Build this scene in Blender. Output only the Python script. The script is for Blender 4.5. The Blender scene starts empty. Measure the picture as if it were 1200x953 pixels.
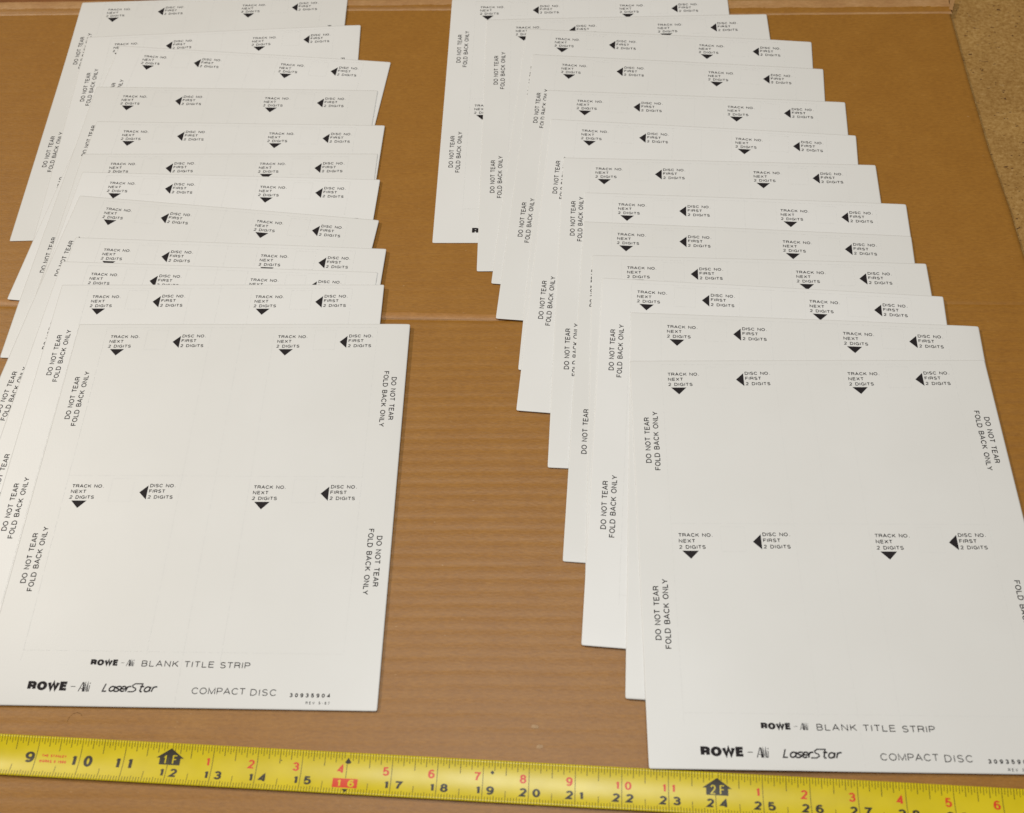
import bpy, math, random
from math import sin, cos, pi, radians, sqrt
from mathutils import Matrix, Vector
random.seed(11)
C = bpy.context.scene.collection
IN = 0.0254                                   # everything below is laid out in inches

# ------------------------------------------------------------------ camera
cd = bpy.data.cameras.new('camera'); cam = bpy.data.objects.new('camera', cd); C.objects.link(cam)
bpy.context.scene.camera = cam
pt, rl = 1.0743361, -0.0774392
fw = Vector((0, cos(pt), -sin(pt))); up = Vector((0, sin(pt), cos(pt))); rt = Vector((1, 0, 0))
r2 = rt*cos(rl) + up*sin(rl); u2 = -rt*sin(rl) + up*cos(rl)
m3 = Matrix((r2, u2, -fw)).transposed()
cam.matrix_world = Matrix.Translation((0, 0, 22.2619*IN)) @ m3.to_4x4()
cd.sensor_width = 36; cd.lens = 33.856; cd.clip_start = 0.02; cd.clip_end = 50
cd.dof.use_dof = True; cd.dof.focus_distance = 0.68; cd.dof.aperture_fstop = 8.5

# ------------------------------------------------------------------ world and lamps (an indoor room)
w = bpy.data.worlds.new('World'); bpy.context.scene.world = w; w.use_nodes = True
bg = w.node_tree.nodes['Background']
bg.inputs[0].default_value = (1.0, 0.82, 0.58, 1); bg.inputs[1].default_value = 0.17
def area(name, loc, target, size, power, col):
    ld = bpy.data.lights.new(name, 'AREA'); ld.shape = 'RECTANGLE'; ld.size = size[0]; ld.size_y = size[1]
    ld.energy = power; ld.color = col
    o = bpy.data.objects.new(name, ld); C.objects.link(o); o.location = loc
    o.rotation_euler = (Vector(target)-Vector(loc)).to_track_quat('-Z', 'Y').to_euler()
    return o
area('overhead_lamp', (-0.02, 0.22, 1.35), (0.0, 0.12, 0), (0.60, 0.40), 9.6, (0.93, 0.98, 1.0))
area('back_lamp', (-1.90, 1.25, 2.20), (0.0, 0.25, 0), (0.34, 0.22), 31.0, (1.0, 0.905, 0.775))
vs = bpy.context.scene.view_settings
bpy.context.scene.display_settings.display_device = 'sRGB'
vs.view_transform = 'Standard'; vs.look = 'None'; vs.exposure = 0.06; vs.gamma = 1; vs.use_curve_mapping = False

# ------------------------------------------------------------------ materials
def mat(name, rough=0.5, spec=0.5):
    m = bpy.data.materials.new(name); m.use_nodes = True
    b = m.node_tree.nodes['Principled BSDF']; b.inputs['Roughness'].default_value = rough
    b.inputs['Specular IOR Level'].default_value = spec
    return m, m.node_tree.nodes, m.node_tree.links, b
def ramp(n, l, src, stops):
    r = n.new('ShaderNodeValToRGB'); l.new(src, r.inputs[0]); e = r.color_ramp.elements
    while len(e) > 1: e.remove(e[0])
    e[0].position = stops[0][0]; e[0].color = (*stops[0][1], 1)
    for p, c in stops[1:]:
        x = e.new(p); x.color = (*c, 1)
    return r.outputs[0]
def noise(n, l, co, scale, detail=3, rough=0.55, sc=(1, 1, 1)):
    mp = n.new('ShaderNodeMapping'); mp.inputs['Scale'].default_value = sc; l.new(co, mp.inputs[0])
    t = n.new('ShaderNodeTexNoise'); t.inputs['Scale'].default_value = scale
    t.inputs['Detail'].default_value = detail; t.inputs['Roughness'].default_value = rough
    l.new(mp.outputs[0], t.inputs[0]); return t.outputs[0]
def mix(n, l, a, b, f, mode='MIX'):
    x = n.new('ShaderNodeMix'); x.data_type = 'RGBA'; x.blend_type = mode
    for s, v in ((0, f), (6, a), (7, b)):
        if isinstance(v, (int, float)): x.inputs[s].default_value = v
        elif isinstance(v, tuple): x.inputs[s].default_value = (*v, 1)
        else: l.new(v, x.inputs[s])
    return x.outputs[2]
def bump(n, l, b, h, strength, dist):
    u = n.new('ShaderNodeBump'); u.inputs['Strength'].default_value = strength
    u.inputs['Distance'].default_value = dist; l.new(h, u.inputs['Height']); l.new(u.outputs[0], b.inputs['Normal'])

CARD, n, l, b = mat('white_card_stock', 0.42, 0.5)
oc = n.new('ShaderNodeTexCoord').outputs['Object']
cc = ramp(n, l, noise(n, l, oc, 9, 6), [(0.3, (0.775, 0.768, 0.757)), (0.7, (0.812, 0.806, 0.800))])
oi = n.new('ShaderNodeObjectInfo')
cc = mix(n, l, cc, ramp(n, l, oi.outputs['Random'], [(0.0, (0.965, 0.962, 0.950)), (1.0, (1.03, 1.03, 1.03))]), 1.0, 'MULTIPLY')
l.new(cc, b.inputs['Base Color'])
bump(n, l, b, noise(n, l, oc, 900, 3), 0.10, 0.0003)

PERF, n, l, b = mat('scored_perforation', 0.7, 0.2)
b.inputs['Base Color'].default_value = (0.745, 0.737, 0.722, 1)
INK, n, l, b = mat('black_printing_ink', 0.6, 0.12)
b.inputs['Base Color'].default_value = (0.022, 0.018, 0.020, 1)
GINK, n, l, b = mat('thin_black_printing_ink', 0.6, 0.1)
b.inputs['Base Color'].default_value = (0.030, 0.026, 0.026, 1)

def kraft(name, c0, c1, c2, stripes=True):
    m, n, l, b = mat(name, 0.50, 0.55)
    oc = n.new('ShaderNodeTexCoord').outputs['Object']
    rot = n.new('ShaderNodeMapping'); rot.inputs['Rotation'].default_value = (0, 0, radians(5.2)); l.new(oc, rot.inputs[0]); rc = rot.outputs[0]
    fib = noise(n, l, rc, 620, 5, 0.7, (0.35, 1.3, 1))
    mot = noise(n, l, rc, 45, 8, 0.7, (0.9, 1, 1))
    base = ramp(n, l, mot, [(0.3, c0), (0.55, c1), (0.75, c2)])
    col = mix(n, l, base, ramp(n, l, fib, [(0.3, (0.80, 0.78, 0.74)), (0.7, (1.16, 1.18, 1.22))]), 0.8, 'MULTIPLY')
    if stripes:                                  # shading of the flutes painted into the colour as bands
        wv = n.new('ShaderNodeTexWave'); wv.wave_type = 'BANDS'; wv.bands_direction = 'Y'; wv.wave_profile = 'SIN'
        wv.inputs['Scale'].default_value = 2*pi/(0.312*IN)/20; wv.inputs['Distortion'].default_value = 1.2; wv.inputs['Detail'].default_value = 3
        wv.inputs['Detail Scale'].default_value = 0.9; l.new(rc, wv.inputs[0]); st = wv.outputs['Fac']
        col = mix(n, l, col, ramp(n, l, st, [(0.02, (0.90, 0.885, 0.86)), (0.22, (0.985, 0.98, 0.975)), (0.9, (1.03, 1.035, 1.04))]), 0.45, 'MULTIPLY')
    fleck = noise(n, l, rc, 420, 2, 0.5, (0.5, 1, 1))
    col = mix(n, l, col, (0.50, 0.31, 0.14), ramp(n, l, fleck, [(0.74, (0, 0, 0)), (0.80, (0.7, 0.7, 0.7))]))
    l.new(col, b.inputs['Base Color'])
    bump(n, l, b, noise(n, l, rc, 700, 4, 0.6, (0.5, 1, 1)), 0.35, 0.0004)
    return m
KRAFT = kraft('kraft_cardboard', (0.315, 0.133, 0.014), (0.338, 0.147, 0.017), (0.362, 0.162, 0.022))
KFAR = kraft('kraft_cardboard_far', (0.315, 0.133, 0.014), (0.338, 0.147, 0.017), (0.362, 0.162, 0.022), False)
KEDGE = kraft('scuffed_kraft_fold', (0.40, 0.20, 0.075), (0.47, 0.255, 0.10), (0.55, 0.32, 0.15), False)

CHIP, n, l, b = mat('particle_board', 0.6, 0.3)
oc = n.new('ShaderNodeTexCoord').outputs['Object']
a1 = noise(n, l, oc, 380, 5, 0.7, (1, 1.2, 1)); a2 = noise(n, l, oc, 22, 4, 0.6)
base = ramp(n, l, a1, [(0.28, (0.25, 0.125, 0.030)), (0.48, (0.36, 0.205, 0.060)), (0.62, (0.43, 0.26, 0.090)), (0.80, (0.56, 0.39, 0.18))])
base = mix(n, l, base, ramp(n, l, a2, [(0.3, (0.86, 0.80, 0.72)), (0.7, (1.12, 1.12, 1.12))]), 0.9, 'MULTIPLY')
sp = noise(n, l, oc, 330, 2, 0.5, (0.7, 1.3, 1))
base = mix(n, l, base, (0.075, 0.028, 0.010), ramp(n, l, sp, [(0.66, (0, 0, 0)), (0.72, (0.9, 0.9, 0.9))]))
sp2 = noise(n, l, oc, 120, 1, 0.5, (1.2, 0.8, 1))
base = mix(n, l, base, (0.72, 0.52, 0.28), ramp(n, l, sp2, [(0.80, (0, 0, 0)), (0.86, (0.6, 0.6, 0.6))]))
l.new(base, b.inputs['Base Color']); bump(n, l, b, a1, 0.3, 0.0005)

YEL, n, l, b = mat('yellow_enamelled_steel', 0.33, 0.5)
oc = n.new('ShaderNodeTexCoord').outputs['Object']
l.new(ramp(n, l, noise(n, l, oc, 60, 4), [(0.35, (0.67, 0.525, 0.003)), (0.65, (0.73, 0.575, 0.005))]), b.inputs['Base Color'])
l.new(ramp(n, l, noise(n, l, oc, 25, 4), [(0.3, (0.28,)*3), (0.7, (0.38,)*3)]), b.inputs['Roughness'])
TINK, n, l, b = mat('black_tape_ink', 0.4, 0.45)
b.inputs['Base Color'].default_value = (0.030, 0.022, 0.010, 1)
TTICK, n, l, b = mat('fine_black_tape_ink', 0.4, 0.45)
b.inputs['Base Color'].default_value = (0.10, 0.075, 0.008, 1)
RINK, n, l, b = mat('red_tape_ink', 0.4, 0.45)
b.inputs['Base Color'].default_value = (0.72, 0.055, 0.010, 1)
FIBRE, n, l, b = mat('torn_paper_fibre', 0.8, 0.2)
b.inputs['Base Color'].default_value = (0.50, 0.33, 0.19, 1)
DARK, n, l, b = mat('dark_hair', 0.5, 0.3)
b.inputs['Base Color'].default_value = (0.12, 0.06, 0.02, 1)

# ------------------------------------------------------------------ mesh helpers
def link(name, V, F, m, parent=None, smooth=False):
    me = bpy.data.meshes.new(name); me.from_pydata([tuple(c*IN for c in v) for v in V], [], F); me.update()
    me.materials.append(m)
    if smooth:
        for p in me.polygons: p.use_smooth = True
    o = bpy.data.objects.new(name, me); C.objects.link(o)
    if parent: o.parent = parent
    return o
def tag(o, label=None, cat=None, group=None, kind=None):
    for k, v in (('label', label), ('category', cat), ('group', group), ('kind', kind)):
        if v: o[k] = v

class Ink:
    """flat print collected as 2-D quads; each stroke sits a few microns above the last one"""
    def __init__(s): s.V = []; s.F = []; s.k = 0
    def quad(s, P, lift=0.0):
        i = len(s.V); s.V += [(x, y, lift + 0.00006*(s.k % 8)) for x, y in P]; s.F.append(tuple(range(i, i+len(P))))
    def stroke(s, P, wd, maxlen=0.3, lift=0.0):
        s.k += 1
        Q = [P[0]]
        for a, b in zip(P, P[1:]):
            d = math.dist(a, b)
            if d < 1e-7: continue
            k = max(1, math.ceil(d/maxlen))
            Q += [(a[0]+(b[0]-a[0])*t/k, a[1]+(b[1]-a[1])*t/k) for t in range(1, k+1)]
        closed = math.dist(Q[0], Q[-1]) < 1e-6
        L, R = [], []
        for i, q in enumerate(Q):
            a = Q[i-1] if i > 0 else (Q[-2] if closed else None)
            c = Q[i+1] if i < len(Q)-1 else (Q[1] if closed else None)
            ds = []
            if a: ds.append(((q[0]-a[0])/math.dist(a, q), (q[1]-a[1])/math.dist(a, q)))
            if c: ds.append(((c[0]-q[0])/math.dist(c, q), (c[1]-q[1])/math.dist(c, q)))
            if len(ds) == 2:
                tx, ty = ds[0][0]+ds[1][0], ds[0][1]+ds[1][1]; h = math.hypot(tx, ty)
                if h < 0.15: tx, ty = ds[0]; k = 1
                else:
                    tx /= h; ty /= h; k = min(2.2, 1/max(0.3, tx*ds[0][0]+ty*ds[0][1]))
            else: (tx, ty), k = ds[0], 1
            L.append((q[0]-ty*wd/2*k, q[1]+tx*wd/2*k)); R.append((q[0]+ty*wd/2*k, q[1]-tx*wd/2*k))
        for i in range(len(Q)-1): s.quad([R[i], R[i+1], L[i+1], L[i]], lift)
    def trapz(s, y0, y1, fl, fr, rows=6, lift=0.0):
        s.k += 1
        for i in range(rows):
            a = y0+(y1-y0)*i/rows; b = y0+(y1-y0)*(i+1)/rows
            s.quad([(fl(a), a), (fr(a), a), (fr(b), b), (fl(b), b)], lift)

def arc(cx, cy, rx, ry, a0, a1, n=8):
    return [(cx+rx*cos(radians(a0+(a1-a0)*i/n)), cy+ry*sin(radians(a0+(a1-a0)*i/n))) for i in range(n+1)]
# grotesque capitals and figures: width, strokes (cap height 1)
G = {
 ' ': (0.34, []), '.': (0.2, [[(0.06, 0.0), (0.06, 0.13)]]), '-': (0.4, [[(0.05, 0.42), (0.35, 0.42)]]),
 'A': (0.74, [[(0.02, 0), (0.37, 1), (0.72, 0)], [(0.15, 0.33), (0.59, 0.33)]]),
 'B': (0.66, [[(0.05, 0), (0.05, 1)], [(0.05, 1), (0.36, 1)]+arc(0.36, 0.76, 0.23, 0.24, 90, -90)+[(0.05, 0.52)], [(0.05, 0.52), (0.38, 0.52)]+arc(0.38, 0.26, 0.25, 0.26, 90, -90)+[(0.05, 0)]]),
 'C': (0.74, [arc(0.39, 0.5, 0.35, 0.5, 38, 322, 16)]),
 'D': (0.72, [[(0.05, 0), (0.05, 1), (0.32, 1)]+arc(0.32, 0.5, 0.36, 0.5, 90, -90, 12)+[(0.05, 0)]]),
 'E': (0.62, [[(0.60, 1), (0.05, 1), (0.05, 0), (0.61, 0)], [(0.05, 0.53), (0.55, 0.53)]]),
 'F': (0.58, [[(0.57, 1), (0.05, 1), (0.05, 0)], [(0.05, 0.52), (0.50, 0.52)]]),
 'G': (0.78, [arc(0.39, 0.5, 0.35, 0.5, 42, 300, 14)+[(0.70, 0.16), (0.70, 0.48), (0.42, 0.48)], [(0.72, 0.45), (0.72, 0.0)]]),
 'I': (0.12, [[(0.06, 0), (0.06, 1)]]),
 'K': (0.68, [[(0.05, 0), (0.05, 1)], [(0.62, 1), (0.05, 0.38)], [(0.25, 0.60), (0.66, 0)]]),
 'L': (0.55, [[(0.05, 1), (0.05, 0), (0.54, 0)]]),
 'M': (0.82, [[(0.05, 0), (0.05, 1), (0.41, 0.05), (0.77, 1), (0.77, 0)]]),
 'N': (0.70, [[(0.05, 0), (0.05, 1), (0.65, 0), (0.65, 1)]]),
 'O': (0.80, [arc(0.40, 0.5, 0.36, 0.5, 0, 360, 20)]),
 'P': (0.64, [[(0.05, 0), (0.05, 1), (0.36, 1)]+arc(0.36, 0.73, 0.25, 0.27, 90, -90)+[(0.05, 0.46)]]),
 'R': (0.68, [[(0.05, 0), (0.05, 1), (0.38, 1)]+arc(0.38, 0.745, 0.25, 0.255, 90, -90)+[(0.05, 0.49)], [(0.38, 0.49), (0.58, 0.40), (0.61, 0.0)]]),
 'S': (0.64, [arc(0.32, 0.75, 0.26, 0.25, 25, 225, 10)+[(0.45, 0.47)]+arc(0.32, 0.25, 0.28, 0.25, 50, -155, 10)]),
 'T': (0.62, [[(0.01, 1), (0.61, 1)], [(0.31, 1), (0.31, 0)]]),
 'U': (0.7, [[(0.05, 1), (0.05, 0.3)]+arc(0.35, 0.3, 0.3, 0.3, 180, 360)+[(0.65, 1)]]),
 'V': (0.68, [[(0.01, 1), (0.34, 0), (0.67, 1)]]),
 'W': (0.98, [[(0.01, 1), (0.26, 0), (0.49, 1), (0.72, 0), (0.97, 1)]]),
 'X': (0.68, [[(0.02, 0), (0.66, 1)], [(0.03, 1), (0.67, 0)]]),
 'H': (0.70, [[(0.05, 0), (0.05, 1)], [(0.65, 0), (0.65, 1)], [(0.05, 0.52), (0.65, 0.52)]]),
 'Y': (0.68, [[(0.01, 1), (0.34, 0.42), (0.34, 0)], [(0.67, 1), (0.34, 0.42)]]),
 '0': (0.58, [arc(0.29, 0.5, 0.24, 0.5, 0, 360, 16)]),
 '1': (0.40, [[(0.02, 0.74), (0.26, 0.86)], [(0.26, 1), (0.26, 0)]]),
 '2': (0.58, [arc(0.29, 0.72, 0.23, 0.28, 165, -35, 10)+[(0.05, 0.0), (0.54, 0.0)]]),
 '3': (0.58, [arc(0.28, 0.75, 0.22, 0.25, 160, -70, 9)+[(0.2, 0.52)], [(0.22, 0.52)]+arc(0.28, 0.27, 0.25, 0.27, 80, -160, 9)]),
 '4': (0.60, [[(0.44, 0), (0.44, 1), (0.04, 0.28), (0.58, 0.28)]]),
 '5': (0.58, [[(0.50, 1), (0.13, 1), (0.08, 0.50)]+arc(0.28, 0.32, 0.25, 0.32, 125, -155, 11)]),
 '6': (0.58, [arc(0.29, 0.31, 0.24, 0.31, 0, 360, 14), arc(0.33, 0.5, 0.28, 0.5, 50, 195, 9)]),
 '7': (0.56, [[(0.03, 1), (0.53, 1), (0.30, 0.45), (0.22, 0)]]),
 '8': (0.58, [arc(0.29, 0.76, 0.20, 0.24, 0, 360, 14), arc(0.29, 0.27, 0.24, 0.27, 0, 360, 14)]),
 '9': (0.58, [arc(0.29, 0.69, 0.24, 0.31, 0, 360, 14), arc(0.25, 0.5, 0.28, 0.5, -130, 15, 9)]),
 'a': (0.56, [arc(0.26, 0.27, 0.21, 0.27, 0, 360, 12), [(0.48, 0.56), (0.48, 0)]]),
 's': (0.48, [[(0.44, 0.54), (0.2, 0.54), (0.06, 0.42), (0.2, 0.28), (0.32, 0.26), (0.42, 0.14), (0.28, 0.0), (0.02, 0.0)]]),
 'e': (0.54, [[(0.05, 0.28), (0.47, 0.28)]+arc(0.26, 0.28, 0.21, 0.28, 0, 320, 11)]),
 'r': (0.36, [[(0.06, 0), (0.06, 0.56)], [(0.06, 0.34)]+arc(0.25, 0.34, 0.19, 0.22, 180, 85, 5)+[(0.36, 0.56)]]),
 't': (0.34, [[(0.12, 0.80), (0.12, 0.12), (0.2, 0), (0.32, 0)], [(0.0, 0.56), (0.32, 0.56)]]),
 'i': (0.12, [[(0.06, 0), (0.06, 0.62)], [(0.06, 0.8), (0.06, 0.98)]]),
}
def text(ink, s, x, y, h, width, wd, sx=1.0, slant=0.0, frame=None, maxlen=0.3, lift=0.0):
    """s from (x,y) baseline; fills width exactly by letter spacing; frame maps local 2-D onto the sheet"""
    gw = [G[c][0]*h*sx for c in s]
    gap = (width-sum(gw))/max(1, len(s)-1) if width else 0.12*h
    cx = 0.0
    for c, g in zip(s, gw):
        for st in G[c][1]:
            P = []
            for a, b_ in st:
                yy = wd/2 + b_*(h-wd); xx = cx + a*h*sx + slant*yy
                P.append(frame(xx, yy) if frame else (x+xx, y+yy))
            ink.stroke(P, wd, maxlen, lift)
        cx += g+gap

# ------------------------------------------------------------------ the printed title card (u to the right, v downwards, inches)
W_, H_ = 9.288, 10.34
def card_print():
    out = []; perf = Ink()
    def new(name, m):
        k = Ink(); out.append((name, k, m)); return k
    for dy in (0, 4.483):
        for tu, du in ((0.985, 2.754), (5.672, 7.391)):
            k = new('track_lettering', GINK)
            for s, wd_, v in (('TRACK NO', 0.765, 0.462), ('NEXT', 0.385, 0.614), ('2 DIGITS', 0.625, 0.768)):
                text(k, s, tu, -v-dy, 0.094, wd_, 0.0175, 1.22)
            text(k, '.', tu+0.80, -0.462-dy, 0.092, 0, 0.0175)
            new('arrow_mark', INK).quad([(tu+0.262-0.198, -0.815-dy), (tu+0.262, -1.018-dy), (tu+0.262+0.198, -0.815-dy)])
            k = new('disc_lettering', GINK)
            for s, wd_, v in (('DISC NO', 0.60, 0.440), ('FIRST', 0.405, 0.592), ('2 DIGITS', 0.63, 0.752)):
                text(k, s, du+0.248, -v-dy, 0.094, wd_, 0.0175, 1.22)
            text(k, '.', du+0.248+0.64, -0.440-dy, 0.092, 0, 0.0175)
            new('arrow_mark', INK).quad([(du, -0.581-dy), (du+0.203, -0.775-dy), (du+0.203, -0.390-dy)])
            bx = tu+1.01                                   # faint scored window between the two notes
            for a, b_ in (((bx, 0.20), (bx+0.58, 0.20)), ((bx+0.58, 0.20), (bx+0.58, 0.83)), ((bx+0.58, 0.83), (bx, 0.83)), ((bx, 0.83), (bx, 0.20))):
                perf.stroke([(a[0], -a[1]-dy), (b_[0], -b_[1]-dy)], 0.0045, 0.15)
        # side lettering: left reads upwards, right reads downwards
        k = new('edge_lettering', GINK)
        for s, u, v0, v1 in (('DO NOT TEAR', 0.435, 2.975, 1.70), ('FOLD BACK ONLY', 0.655, 3.175, 1.53)):
            text(k, s, 0, 0, 0.140, v0-v1, 0.0225, 1.04, frame=lambda X, Y, u=u, v0=v0: (u-Y, -v0-dy+X))
        k = new('edge_lettering', GINK)
        for s, u, v0, v1 in (('DO NOT TEAR', 8.915, 1.69, 2.965), ('FOLD BACK ONLY', 8.695, 1.51, 3.165)):
            text(k, s, 0, 0, 0.138, v1-v0, 0.0225, 1.04, frame=lambda X, Y, u=u, v0=v0: (u+Y, -v0-dy-X))
    # foot of the card: maker's marks
    def rowe(foot, x, y, h, wd_):
        k_ = Ink(); text(k_, 'ROWE', x, 0, h/0.72, wd_, h*0.40, 0.76); o_ = len(foot.V)
        foot.V += [(a, y+b_*0.72, c_) for a, b_, c_ in k_.V]; foot.F += [tuple(q+o_ for q in f) for f in k_.F]
    def ami(foot, x, y, h):
        k = h/0.205
        foot.stroke([(x, y), (x+0.075*k, y+h), (x+0.098*k, y+h)], 0.018*k); foot.stroke([(x+0.098*k, y+h), (x+0.104*k, y)], 0.032*k)
        foot.stroke([(x+0.035*k, y+h*.32), (x+0.10*k, y+h*.32)], 0.012*k)
        foot.stroke([(x+0.130*k, y), (x+0.140*k, y+h), (x+0.168*k, y+0.02), (x+0.196*k, y+h), (x+0.206*k, y)], 0.034*k)
        foot.stroke([(x+0.238*k, y), (x+0.246*k, y+h*0.7)], 0.016*k); foot.stroke([(x+0.248*k, y+h*0.84), (x+0.25*k, y+h)], 0.016*k)
    foot = new('maker_lettering', INK)
    rowe(foot, 1.165, -9.995, 0.205, 0.89); foot.stroke([(2.15, -9.90), (2.26, -9.90)], 0.014); ami(foot, 2.345, -10.01, 0.205)
    foot = new('maker_lettering', INK)
    rowe(foot, 2.515, -9.415, 0.142, 0.62); foot.stroke([(3.215, -9.345), (3.29, -9.345)], 0.010); ami(foot, 3.345, -9.42, 0.142)
    foot = new('logo_lettering', INK)
    text(foot, 'L', 2.895, -10.01, 0.20, 0, 0.030, 0.95, 0.33)
    text(foot, 'aser', 3.03, -10.01, 0.235, 0.50, 0.033, 1.20, 0.30)
    foot.stroke([(3.50+a, -10.01+b_) for a, b_ in ((0, 0.012), (0.12, 0.012), (0.185, 0.05), (0.17, 0.09), (0.105, 0.115), (0.095, 0.155), (0.15, 0.193), (0.34, 0.193))], 0.027)
    text(foot, 'tar', 3.735, -10.01, 0.235, 0.40, 0.033, 1.25, 0.30)
    lite = new('title_lettering', GINK)
    text(lite, 'BLANK', 3.705, -9.425, 0.142, 0.865, 0.0195, 1.42)
    text(lite, 'TITLE', 4.715, -9.430, 0.142, 0.69, 0.0195, 1.42)
    text(lite, 'STRIP', 5.555, -9.440, 0.142, 0.70, 0.0195, 1.42)
    lite = new('title_lettering', GINK)
    text(lite, 'COMPACT', 4.99, -10.03, 0.150, 1.235, 0.0185, 1.36)
    text(lite, 'DISC', 6.35, -10.045, 0.150, 0.60, 0.0185, 1.36)
    lite = new('number_lettering', GINK)
    text(lite, '30935904', 7.265, -10.065, 0.092, 0.92, 0.021, 1.1)
    text(lite, 'REV 5-87', 7.65, -10.215, 0.062, 0.54, 0.010, 1.0)
    for u in (0.82, 3.775, 4.64, 5.545, 8.40):
        v = 0.02 if u == 4.64 else 0.12
        while v < (10.15 if u == 4.64 else 9.05):
            L = random.uniform(0.10, 0.55); perf.stroke([(u, -v), (u, -min(v+L, 10.24))], 0.0065, 0.15); v += L+random.uniform(0.02, 0.10)
    for v in (0.12, 4.60, 9.08):
        u = 0.82
        while u < 8.40:
            L = random.uniform(0.2, 0.9); perf.stroke([(u, -v), (min(u+L, 8.4), -v)], 0.0055, 0.15); u += L+random.uniform(0.02, 0.15)
    out.append(('perforation_line', perf, PERF))
    return out
PRINT = card_print()

TH = 0.009
def axis(L):
    r = [0.0, 0.03, 0.09]; k = 26
    r += [0.09+(L-0.18)*i/k for i in range(1, k)]
    return r+[L-0.09, L-0.03, L]
class Card:
    def __init__(s, x, y, deg, H=H_, curl=0.0, rc=0.0):
        s.x, s.y, s.a, s.H = x, y, radians(deg), H; s.ca, s.sa = cos(s.a), sin(s.a)
        s.U = axis(W_); s.V = axis(H); s.curl = curl; s.rc = rc
        s.z = [[TH for _ in s.V] for _ in s.U]
    def world(s, u, v): return (s.x+s.ca*u+s.sa*v, s.y+s.sa*u-s.ca*v)
    def local(s, X, Y):
        dx, dy = X-s.x, Y-s.y; return (s.ca*dx+s.sa*dy, s.sa*dx-s.ca*dy)
    def at(s, u, v):
        u = min(max(u, 0), W_); v = min(max(v, 0), s.H)
        def idx(A, t):
            lo, hi = 0, len(A)-2
            while lo < hi:
                m_ = (lo+hi+1)//2
                if A[m_] <= t: lo = m_
                else: hi = m_-1
            return lo, (t-A[lo])/(A[lo+1]-A[lo])
        i, f = idx(s.U, u); j, g = idx(s.V, v); z = s.z
        return (z[i][j]*(1-f)+z[i+1][j]*f)*(1-g)+(z[i][j+1]*(1-f)+z[i+1][j+1]*f)*g
    def covers(s, X, Y, m_=0.42):
        u, v = s.local(X, Y)
        return s.at(u, v) if -m_ < u < W_+m_ and -m_ < v < s.H+m_ else None
TA = radians(-7.14); TDX, TDY = cos(TA), sin(TA); TO = (-11.13, 4.54); TW = 0.855
def tape_xy(s_, w_): return (TO[0]+TDX*(s_-9)+TDY*w_, TO[1]+TDY*(s_-9)-TDX*w_)
def tape_z(w_, s_=0): return 0.064+0.055*(2*w_/TW-1)**2 + 0.006*sin(s_*0.35+1)
def tape_cover(X, Y):
    dx, dy = X-TO[0], Y-TO[1]; w_ = dx*TDY-dy*TDX
    return 0.129 if -0.12 < w_ < TW+0.1 else None
def drape(c, lower, tape=False):
    nu, nv = len(c.U), len(c.V)
    con = [[TH+0.002]*nv for _ in range(nu)]
    for i, u in enumerate(c.U):
        for j, v in enumerate(c.V):
            X, Y = c.world(u, v)
            for q in lower[-11:]:
                zz = q.covers(X, Y)
                if zz is not None: con[i][j] = max(con[i][j], zz+TH+0.0022)
            if Y > pl(REAR, X)-0.35: con[i][j] = max(con[i][j], 0.058+TH)
            if tape:
                zz = tape_cover(X, Y)
                if zz: con[i][j] = max(con[i][j], zz+TH)
            t = max(0, (v/c.H-0.55)/0.45); con[i][j] += c.curl*t**2.2 + c.rc*(u/W_)**2*(0.3+0.7*v/c.H)
    z = [r[:] for r in con]
    for it in range(45):
        nz = [r[:] for r in z]
        for i in range(nu):
            for j in range(nv):
                a = z[max(i-1, 0)][j]+z[min(i+1, nu-1)][j]+z[i][max(j-1, 0)]+z[i][min(j+1, nv-1)]
                nz[i][j] = max(con[i][j], a/4-0.00012)
        z = nz
    c.z = z
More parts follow.
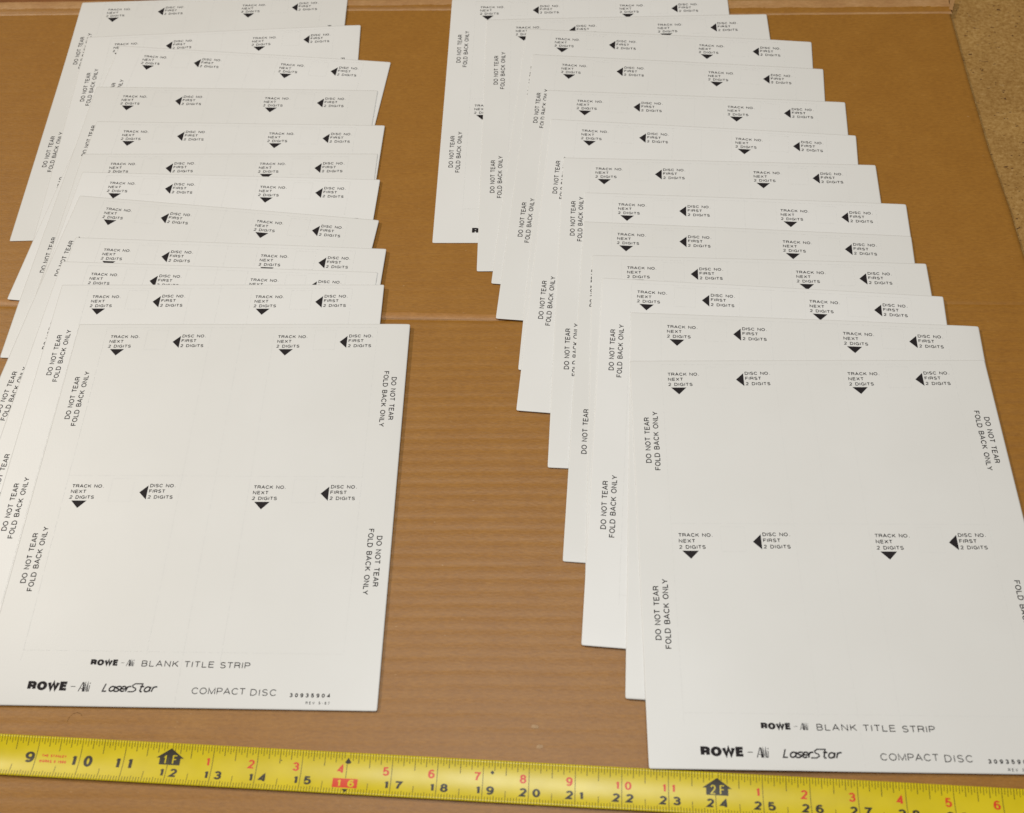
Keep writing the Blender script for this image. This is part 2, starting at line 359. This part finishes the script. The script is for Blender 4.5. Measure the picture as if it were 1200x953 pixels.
def build_card(c, label, group, name='title_card'):
    U, V = c.U, c.V; nu, nv = len(U), len(V); r = 0.045
    def rd(u, v):
        uu = min(u, W_-u); vv = min(v, c.H-v)
        if uu < r and vv < r and (uu == 0 or vv == 0):
            if uu == 0 and vv == 0: uu = vv = r*(1-0.7071)
            elif uu == 0: uu = r-sqrt(max(0, r*r-(r-vv)**2))
            else: vv = r-sqrt(max(0, r*r-(r-uu)**2))
            u = uu if u < W_/2 else W_-uu; v = vv if v < c.H/2 else c.H-vv
        return u, v
    vs_, fs = [], []
    z0 = c.at(0, 0)
    for k in (0, 1):
        for i in range(nu):
            for j in range(nv):
                u, v = rd(U[i], V[j]); vs_.append((u, -v, c.z[i][j]-k*TH))
    N = nu*nv; I = lambda k, i, j: k*N+i*nv+j
    for i in range(nu-1):
        for j in range(nv-1):
            fs.append((I(0, i, j), I(0, i, j+1), I(0, i+1, j+1), I(0, i+1, j)))
            fs.append((I(1, i, j), I(1, i+1, j), I(1, i+1, j+1), I(1, i, j+1)))
    ns = len(fs)
    for i in range(nu-1):
        fs.append((I(0, i, 0), I(0, i+1, 0), I(1, i+1, 0), I(1, i, 0)))
        fs.append((I(0, i+1, nv-1), I(0, i, nv-1), I(1, i, nv-1), I(1, i+1, nv-1)))
    for j in range(nv-1):
        fs.append((I(0, 0, j+1), I(0, 0, j), I(1, 0, j), I(1, 0, j+1)))
        fs.append((I(0, nu-1, j), I(0, nu-1, j+1), I(1, nu-1, j+1), I(1, nu-1, j)))
    o = link(name, vs_, fs, CARD)
    for k, p in enumerate(o.data.polygons): p.use_smooth = k < ns
    o.location = (c.x*IN, c.y*IN, 0); o.rotation_euler = (0, 0, c.a)
    for pn, ink, m in PRINT:
        if not ink.F: continue
        dv = c.H-H_                                     # a card trimmed a hair shorter at its foot
        V3 = [(x, y, c.at(x, min(-y, c.H))+0.0016+l_) for x, y, l_ in ink.V]
        q_ = link(pn, V3, ink.F, m, o)
        if pn == 'perforation_line': q_['kind'] = 'stuff'
    tag(o, label, 'card', group)
    return o

# ------------------------------------------------------------------ setting: particle-board table
def plane_grid(x0, x1, y0, y1, z, nx, ny, zf=None):
    V = [(x0+(x1-x0)*i/nx, y0+(y1-y0)*j/ny, z) for i in range(nx+1) for j in range(ny+1)]
    F = [(i*(ny+1)+j, (i+1)*(ny+1)+j, (i+1)*(ny+1)+j+1, i*(ny+1)+j+1) for i in range(nx) for j in range(ny)]
    return V, F
V, F = plane_grid(-40, 48, -14, 62, -0.17, 4, 4)
tag(link('table_top', V, F, CHIP), kind='structure')

# ------------------------------------------------------------------ cardboard sheet
def pl(P, x):
    for a, b in zip(P, P[1:]):
        if x <= b[0]: return a[1]+(b[1]-a[1])*(x-a[0])/(b[0]-a[0])
    a, b = P[-2:]; return a[1]+(b[1]-a[1])*(x-a[0])/(b[0]-a[0])
REAR = [(-24, 29.75), (-16.66, 29.02), (-13.8, 28.75), (-4.62, 27.90), (-0.98, 27.52), (8.24, 26.22), (15.45, 25.50)]
MID = [(-24, 17.9), (-14.35, 16.60), (-3.36, 15.13), (-0.29, 14.79), (12.09, 14.20), (14.14, 13.98), (16, 13.8)]
RIGHT = [(-6, 13.9), (8, 14.45), (15.9, 14.73), (17.4, 14.85), (19.7, 14.94), (22.5, 15.17), (24.9, 15.40), (26, 15.5)]   # (y, x)
def wob(t, k=0.0): return sin(t*1.7+k)*0.5+sin(t*4.3+1.3*k+1)*0.3+sin(t*9.1+2.1*k)*0.2
def board_z(x, y):
    yr = y*cos(radians(4.6))+x*sin(radians(4.6)); xr = x*cos(radians(4.6))-y*sin(radians(4.6))
    amp = 0.0056*(0.80+0.45*wob(xr*0.30, int(yr/0.312)*1.7)) * (0.25+0.75/(1+math.exp((y-13.0)*0.8)))
    ph = 2*pi*yr/0.312+0.35*wob(xr*0.4); z = -0.003 - amp*1.6*(0.5-0.5*cos(ph))**2.5 + 0.0012*wob(x*0.3, y*0.4)
    e = pl(RIGHT, y)-x
    g = 0.05+0.17*max(0, min(1, (y-15)/10)); z -= 0.022*math.exp(-((e-g-0.03*wob(y*2))/0.030)**2)
    if e < 0.10: z -= 0.13*(1-max(e, 0)/0.10)**1.6
    m_ = y-pl(MID, x)-0.012*wob(x*2.2)
    z -= 0.020*math.exp(-(m_/0.045)**2)
    return z
def panel(name, ya, yb, ny, parent, m=None):
    nx = 90; V = []
    for i in range(nx+1):
        for j in range(ny+1):
            s_ = 1-(1-i/nx)**1.6; t = j/ny
            x = -24+(14.7+24)*s_; y = ya(x)+(yb(x)-ya(x))*t
            xe = pl(RIGHT, y)+0.012*wob(y*6); x = -24+(xe+24)*s_
            y = ya(x)+(yb(x)-ya(x))*t
            V.append((x, y, board_z(x, y)))
    F = [(i*(ny+1)+j, (i+1)*(ny+1)+j, (i+1)*(ny+1)+j+1, i*(ny+1)+j+1) for i in range(nx) for j in range(ny)]
    # edge skirt down to the table
    k = len(V)
    for j in range(ny+1):
        x, y, z = V[nx*(ny+1)+j]; V.append((x+0.01, y, -0.17))
    F += [(nx*(ny+1)+j, k+j, k+j+1, nx*(ny+1)+j+1) for j in range(ny)]
    return link(name, V, F, m or KRAFT, parent, True)
sheet = bpy.data.objects.new('cardboard_sheet', None); C.objects.link(sheet)
tag(sheet, 'large brown corrugated cardboard sheet under all the cards and the yellow tape', 'cardboard')
panel('near_panel', lambda x: -6.0, lambda x: pl(MID, x), 420, sheet)
panel('far_panel', lambda x: pl(MID, x), lambda x: pl(REAR, x), 300, sheet, KFAR)
# slightly raised strip of paler kraft along the cross fold
def ribbon(name, path, prof, m, parent, smooth=True):
    V = []; k = 0
    for x, y in path:
        P = prof(x); k = len(P)
        for d, z in P: V.append((x+d*0.06, y+d, z))
    F = [(i*k+j, (i+1)*k+j, (i+1)*k+j+1, i*k+j+1) for i in range(len(path)-1) for j in range(k-1)]
    return link(name, V, F, m, parent, smooth)
def path(P, x0, x1, st): 
    n_ = int((x1-x0)/st); return [(x0+(x1-x0)*i/n_, pl(P, x0+(x1-x0)*i/n_)) for i in range(n_+1)]
ribbon('cross_fold', path(MID, -23, 1.8, 0.2), lambda x: [(0.03+0.01*wob(x*3), -0.010), (0.08, 0.004), (0.14+0.02*wob(x*2), 0.007), (0.20+0.03*wob(x*1.5), 0.003), (0.24+0.03*wob(x), -0.009)],
       kraft('pale_kraft_fold', (0.38, 0.17, 0.040), (0.42, 0.20, 0.058), (0.46, 0.235, 0.08), False), sheet)
sc = lambda x: pl([(-24, 0.95), (-13, 0.95), (-4.6, 0.70), (-0.9, 0.78), (8, 1.02), (15.4, 1.0)], x)
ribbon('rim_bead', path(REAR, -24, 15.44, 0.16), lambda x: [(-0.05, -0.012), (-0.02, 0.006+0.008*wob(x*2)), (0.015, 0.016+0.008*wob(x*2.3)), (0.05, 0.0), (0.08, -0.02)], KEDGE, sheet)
ribbon('folded_rim', path(REAR, -24, 15.44, 0.16), lambda x: [(0.05, -0.03), (0.12*sc(x), -0.004), (0.22*sc(x), 0.010), (0.30*sc(x)+0.02*wob(x*2), 0.020)], KRAFT, sheet)
def rim_top(x):
    s_ = sc(x); q = 0.006*wob(x*1.3, 2)+0.003*wob(x*5)
    return [(0.27*s_, 0.016), (0.36*s_, 0.030+q), (0.46*s_, 0.036+q*0.6), (0.58*s_, 0.042-q), (0.63*s_, 0.036-q), (0.66*s_, 0.0), (0.68*s_, -0.17)]
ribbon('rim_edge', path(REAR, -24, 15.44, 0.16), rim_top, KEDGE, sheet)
# upright torn corner at the right end of the rim
V = [(15.40, 25.66, 0.01), (15.50, 25.60, 0.0), (15.72, 26.12, 0.04), (15.56, 26.16, 0.07), (15.44, 25.70, -0.16), (15.52, 25.64, -0.16), (15.74, 26.14, -0.16), (15.58, 26.20, -0.16)]
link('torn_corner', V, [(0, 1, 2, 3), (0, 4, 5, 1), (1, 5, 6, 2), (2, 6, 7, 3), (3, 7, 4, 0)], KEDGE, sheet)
def nick(x, y, a, L, wd):
    ca, sa = cos(a), sin(a); V = []
    P = [(-L, -wd, -0.003), (0, -wd*1.3, 0.002), (L, -wd*0.6, -0.003), (L*0.8, wd, 0.010), (0, wd*1.2, 0.022), (-L*0.9, wd*0.8, 0.008)]
    for u, v, z in P: V.append((x+u*ca-v*sa, y+u*sa+v*ca, z))
    link('torn_nick', V, [(0, 1, 4, 5), (1, 2, 3, 4)], FIBRE, sheet)
nick(-0.04, 3.93, -0.25, 0.085, 0.03); nick(0.03, 3.50, -0.05, 0.075, 0.03)
# cardboard flap lying behind the rim on the left
V, F = plane_grid(-26, -7.4, 0, 1, -0.09, 40, 12)
V = [(x, pl(REAR, x)+0.62+y*5.0, -0.09+0.01*wob(x, y)) for x, y, z in V]
o = link('cardboard_flap', V, F, kraft('dull_kraft_cardboard', (0.20, 0.060, 0.010), (0.25, 0.085, 0.016), (0.29, 0.10, 0.022), False), None, True)
tag(o, 'dark reddish brown cardboard flap behind the sheet, at the top left corner', 'cardboard')
# stray hair below the front left card
HP = [(-10.62, 4.83), (-10.60, 4.93), (-10.52, 5.00), (-10.42, 5.02), (-10.34, 4.98), (-10.31, 4.94)]; V = []; F = []
for x, y in HP:
    for q in range(4): V.append((x+0.0025*cos(q*pi/2), y+0.0025*cos(q*pi/2), 0.004+0.0025*sin(q*pi/2)))
F = [(i*4+q, i*4+(q+1) % 4, i*4+4+(q+1) % 4, i*4+4+q) for i in range(len(HP)-1) for q in range(4)]
ho = link('stray_hair', V, F, DARK)
tag(ho, 'tiny curled brown hair on the cardboard between the front left card and the yellow tape', 'hair')

# ------------------------------------------------------------------ yellow tape measure blade
tape = bpy.data.objects.new('measuring_tape', None); C.objects.link(tape)
tape.location = (TO[0]*IN, TO[1]*IN, 0); tape.rotation_euler = (0, 0, TA)
tag(tape, 'yellow steel measuring tape blade laid across the cardboard in front of the cards', 'tape measure')
S0, S1 = 6.0, 33.0
NW, NS = 18, 70; V = []
for k in (0, 1):
    for i in range(NS+1):
        for j in range(NW+1):
            s_ = S0+(S1-S0)*i/NS; w_ = TW*j/NW; V.append((s_-9, -w_, tape_z(w_, s_)-k*0.007))
N_ = (NS+1)*(NW+1); I = lambda k, i, j: k*N_+i*(NW+1)+j; F = []
for i in range(NS):
    for j in range(NW):
        F.append((I(0, i, j), I(0, i, j+1), I(0, i+1, j+1), I(0, i+1, j))); F.append((I(1, i, j), I(1, i+1, j), I(1, i+1, j+1), I(1, i, j+1)))
    F.append((I(0, i, 0), I(0, i+1, 0), I(1, i+1, 0), I(1, i, 0))); F.append((I(0, i+1, NW), I(0, i, NW), I(1, i, NW), I(1, i+1, NW)))
link('blade', V, F, YEL, tape, True)
def tprint(name, ink, m, base=0.0012):
    V3 = [(x-9, y, tape_z(min(max(-y, 0), TW), x)+base+l_) for x, y, l_ in ink.V]
    return link(name, V3, ink.F, m, tape)
tick = Ink()
for k in range(int((S0+0.2)*16), int((S1-0.2)*16)):
    s_ = k/16; r = k % 16
    if r == 0:
        inch = k//16
        segs = [(0.0, TW)]
        if inch == 16: segs = [(0.15, 0.53), (0.80, TW)]
        if inch % 12 == 0: segs = [(0.30, TW)]
        for a, b_ in segs: tick.stroke([(s_, -a-0.003), (s_, -b_+0.003)], 0.014, 0.07)
    else:
        t = 0.30 if r == 8 else 0.215 if r % 4 == 0 else 0.165 if r % 2 == 0 else 0.125
        tick.stroke([(s_, -0.004), (s_, -t)], 0.013 if r % 4 else 0.015, 0.07)
        t = 0.245 if r == 8 else 0.13 if r % 4 == 0 else 0.11
        tick.stroke([(s_, -TW+0.004), (s_, -TW+t)], 0.013, 0.07)
tprint('graduation_marks', tick, TTICK)
def digit(ch, x, y, h, wd_, st, m, name):
    i_ = Ink(); g = G[ch]
    for s_ in g[1]:
        gw = g[0] if ch != '1' else 0.40
        i_.stroke([(x+st/2+(a-0.05)/(gw-0.10)*(wd_-st), st/2+b_*(h/0.66-st)) for a, b_ in s_], st, 0.07)
    i_.V = [(a, y+b_*0.66, c_) for a, b_, c_ in i_.V]      # horizontals drawn thinner than the stems
    return i_
def number(parts, m, name, base=0.0012):
    k = Ink()
    for (ch, x, y, h, wd_, st) in parts:
        d_ = digit(ch, x, y, h, wd_, st, m, name); o_ = len(k.V); k.V += d_.V; k.F += [tuple(q+o_ for q in f) for f in d_.F]
    return tprint(name, k, m, base)
for n_ in range(7, 33):
    s = str(n_)
    if n_ < 10: number([(s, n_-0.25, -0.565, 0.23, 0.22, 0.072)], TINK, 'black_number')
    elif n_ < 12:
        wl = 0.115 if s[0] == '1' else 0.2; wr = 0.115 if s[1] == '1' else 0.2
        number([(s[0], n_-0.06-wl, -0.59, 0.235, wl, 0.072), (s[1], n_+0.10, -0.59, 0.235, wr, 0.072)], TINK, 'black_number')
    elif n_ == 16: pass
    else:
        wl = 0.105 if s[0] == '1' else 0.165; wr = 0.105 if s[1] == '1' else 0.17
        number([(s[0], n_-0.035-wl, -0.703, 0.175, wl, 0.056), (s[1], n_+0.085, -0.703, 0.175, wr, 0.056)], TINK, 'black_number')
    if n_ > 12 and n_ % 12:
        s = str(n_ % 12)
        if len(s) == 1: number([(s, n_-0.055-(0.09 if s == '1' else 0.145), -0.435, 0.18, 0.09 if s == '1' else 0.145, 0.046)], RINK, 'red_number')
        else: number([(s[0], n_-0.13, -0.450, 0.17, 0.085, 0.044), (s[1], n_+0.065, -0.450, 0.17, 0.085 if s[1] == '1' else 0.145, 0.044)], RINK, 'red_number')
for n_ in (12, 24):                                    # house-shaped foot marks with knocked-out figures
    k = Ink(); c_ = n_+0.035
    k.trapz(-0.11, -0.315, lambda y: c_-0.315*(-y-0.11)/0.205, lambda y: c_+0.315*(-y-0.11)/0.205, 5)
    k.trapz(-0.315, -0.455, lambda y: c_-0.235, lambda y: c_+0.235, 3)
    tprint('foot_mark', k, TINK, 0.0010)
    number([(str(n_//12), c_-0.145, -0.435, 0.185, 0.075 if n_ == 12 else 0.115, 0.030), ('F', c_+0.055, -0.435, 0.185, 0.105, 0.030)], YEL, 'knocked_out_figure', 0.0026)
k = Ink(); k.trapz(-0.535, -0.725, lambda y: 15.725, lambda y: 16.275, 4); tprint('red_stud_mark', k, RINK, 0.0010)
number([('1', 15.83, -0.705, 0.15, 0.085, 0.038), ('6', 16.06, -0.705, 0.15, 0.145, 0.044)], YEL, 'knocked_out_figure', 0.0026)
def mark(P):
    k = Ink(); k.quad(P); tprint('black_stud_mark', k, TINK)
mark([(15.95, -0.205), (15.99, -0.23), (16.05, -0.23), (16.09, -0.205), (16.02, -0.105)])
mark([(15.95, -0.75), (16.02, -0.825), (16.09, -0.75)])
for (x, y) in ((19.2, -0.25), (14.53, -0.235)):
    q = 0.045 if x > 19 else 0.018; mark([(x-q, y), (x, y-q), (x+q, y), (x, y+q)])
k = Ink()
text(k, 'THE STANLEY', 9.13, -0.43, 0.055, 0.55, 0.015, 0.9)
text(k, 'WORKS 0 1989', 9.10, -0.55, 0.060, 0.60, 0.016, 0.8)
tprint('maker_lettering', k, RINK)

# ------------------------------------------------------------------ the two fans of cards, rearmost first
LEFT = [
 (-13.787, 29.239, -3.88, 'rearmost white card of the left fan, its long left edge bare against the cardboard'),
 (-13.358, 27.480, -2.74, 'second card from the back of the left fan, just beyond the rearmost card'),
 (-12.205, 26.930, -10.85, 'strongly turned third card from the back of the left fan, its right corner jutting out'),
 (-12.725, 25.076, -7.12, 'fourth card from the back of the left fan, tucked in below the strongly turned card'),
 (-12.508, 23.511, -7.05, 'fifth card from the back of the left fan, below the long slanted edge'),
 (-12.750, 22.143, -5.82, 'sixth card from the back of the left fan, its down arrows cut off'),
 (-12.645, 21.385, -7.70, 'seventh card from the back of the left fan, its arrows all visible'),
 (-12.577, 20.416, -11.49, 'eighth card from the back of the left fan, its lettering running downhill'),
 (-12.457, 18.792, -8.14, 'fourth card from the front of the left fan, its right corner jutting out'),
 (-12.710, 17.928, -7.85, 'third card from the front of the left fan, its right lettering cut through'),
 (-12.576, 17.071, -5.37, 'second card from the front of the left fan, directly behind the front one'),
 (-11.870, 15.655, -5.20, 'front card of the left fan, fully visible down to its logo line'),
]
RIGHTF = [
 (-0.958, 27.931, -5.45, 'rearmost white card of the right fan, with a bare left strip against the cardboard'),
 (0.161, 26.799, -4.80, 'second card from the back of the right fan, its upper lettering partly overlapped'),
 (1.463, 26.208, -9.91, 'third card from the back of the right fan, its top corner stepped far right'),
 (1.571, 24.993, -10.19, 'fourth card from the back of the right fan, only slightly offset'),
 (1.893, 23.341, -9.20, 'fifth card from the back of the right fan, two above the middle'),
 (1.916, 22.080, -10.1, 'sixth card from the back of the right fan, directly above the middle card'),
 (2.145, 20.452, -7.59, 'middle card of the right fan, seventh from the back, with a wide top strip'),
 (2.660, 19.010, -8.30, 'sixth card from the front of the right fan, corner stepping far right'),
 (2.502, 17.915, -8.76, 'fifth card from the front of the right fan, barely offset from behind'),
 (2.615, 16.670, -7.20, 'fourth card from the front of the right fan, its down arrows nearly covered'),
 (2.810, 15.845, -9.15, 'third card from the front of the right fan, behind two larger ones'),
 (3.445, 14.610, -7.90, 'second card from the front of the right fan, its corner farthest right'),
 (3.221, 13.075, -4.92, 'front card of the right fan, its lower edge overlapping the yellow tape'),
]
for spec, grp, curls in ((LEFT, 'blank title cards in the left fan', {11: 0.05, 7: 0.02, 1: 0.02, 4: 0.02}),
                         (RIGHTF, 'blank title cards in the right fan', {12: 0.045, 11: 0.015, 9: 0.03, 7: 0.02, 10: 0.03, 5: 0.03, 3: 0.04})):
    done = []
    for i, (x, y, a, lab) in enumerate(spec):
        last = grp.endswith('right fan') and i == 12
        c = Card(x, y, a, 10.27 if last else H_, curls.get(i, 0.008), 0.02 if last else 0)
        drape(c, done, last); done.append(c)
        build_card(c, lab, grp)
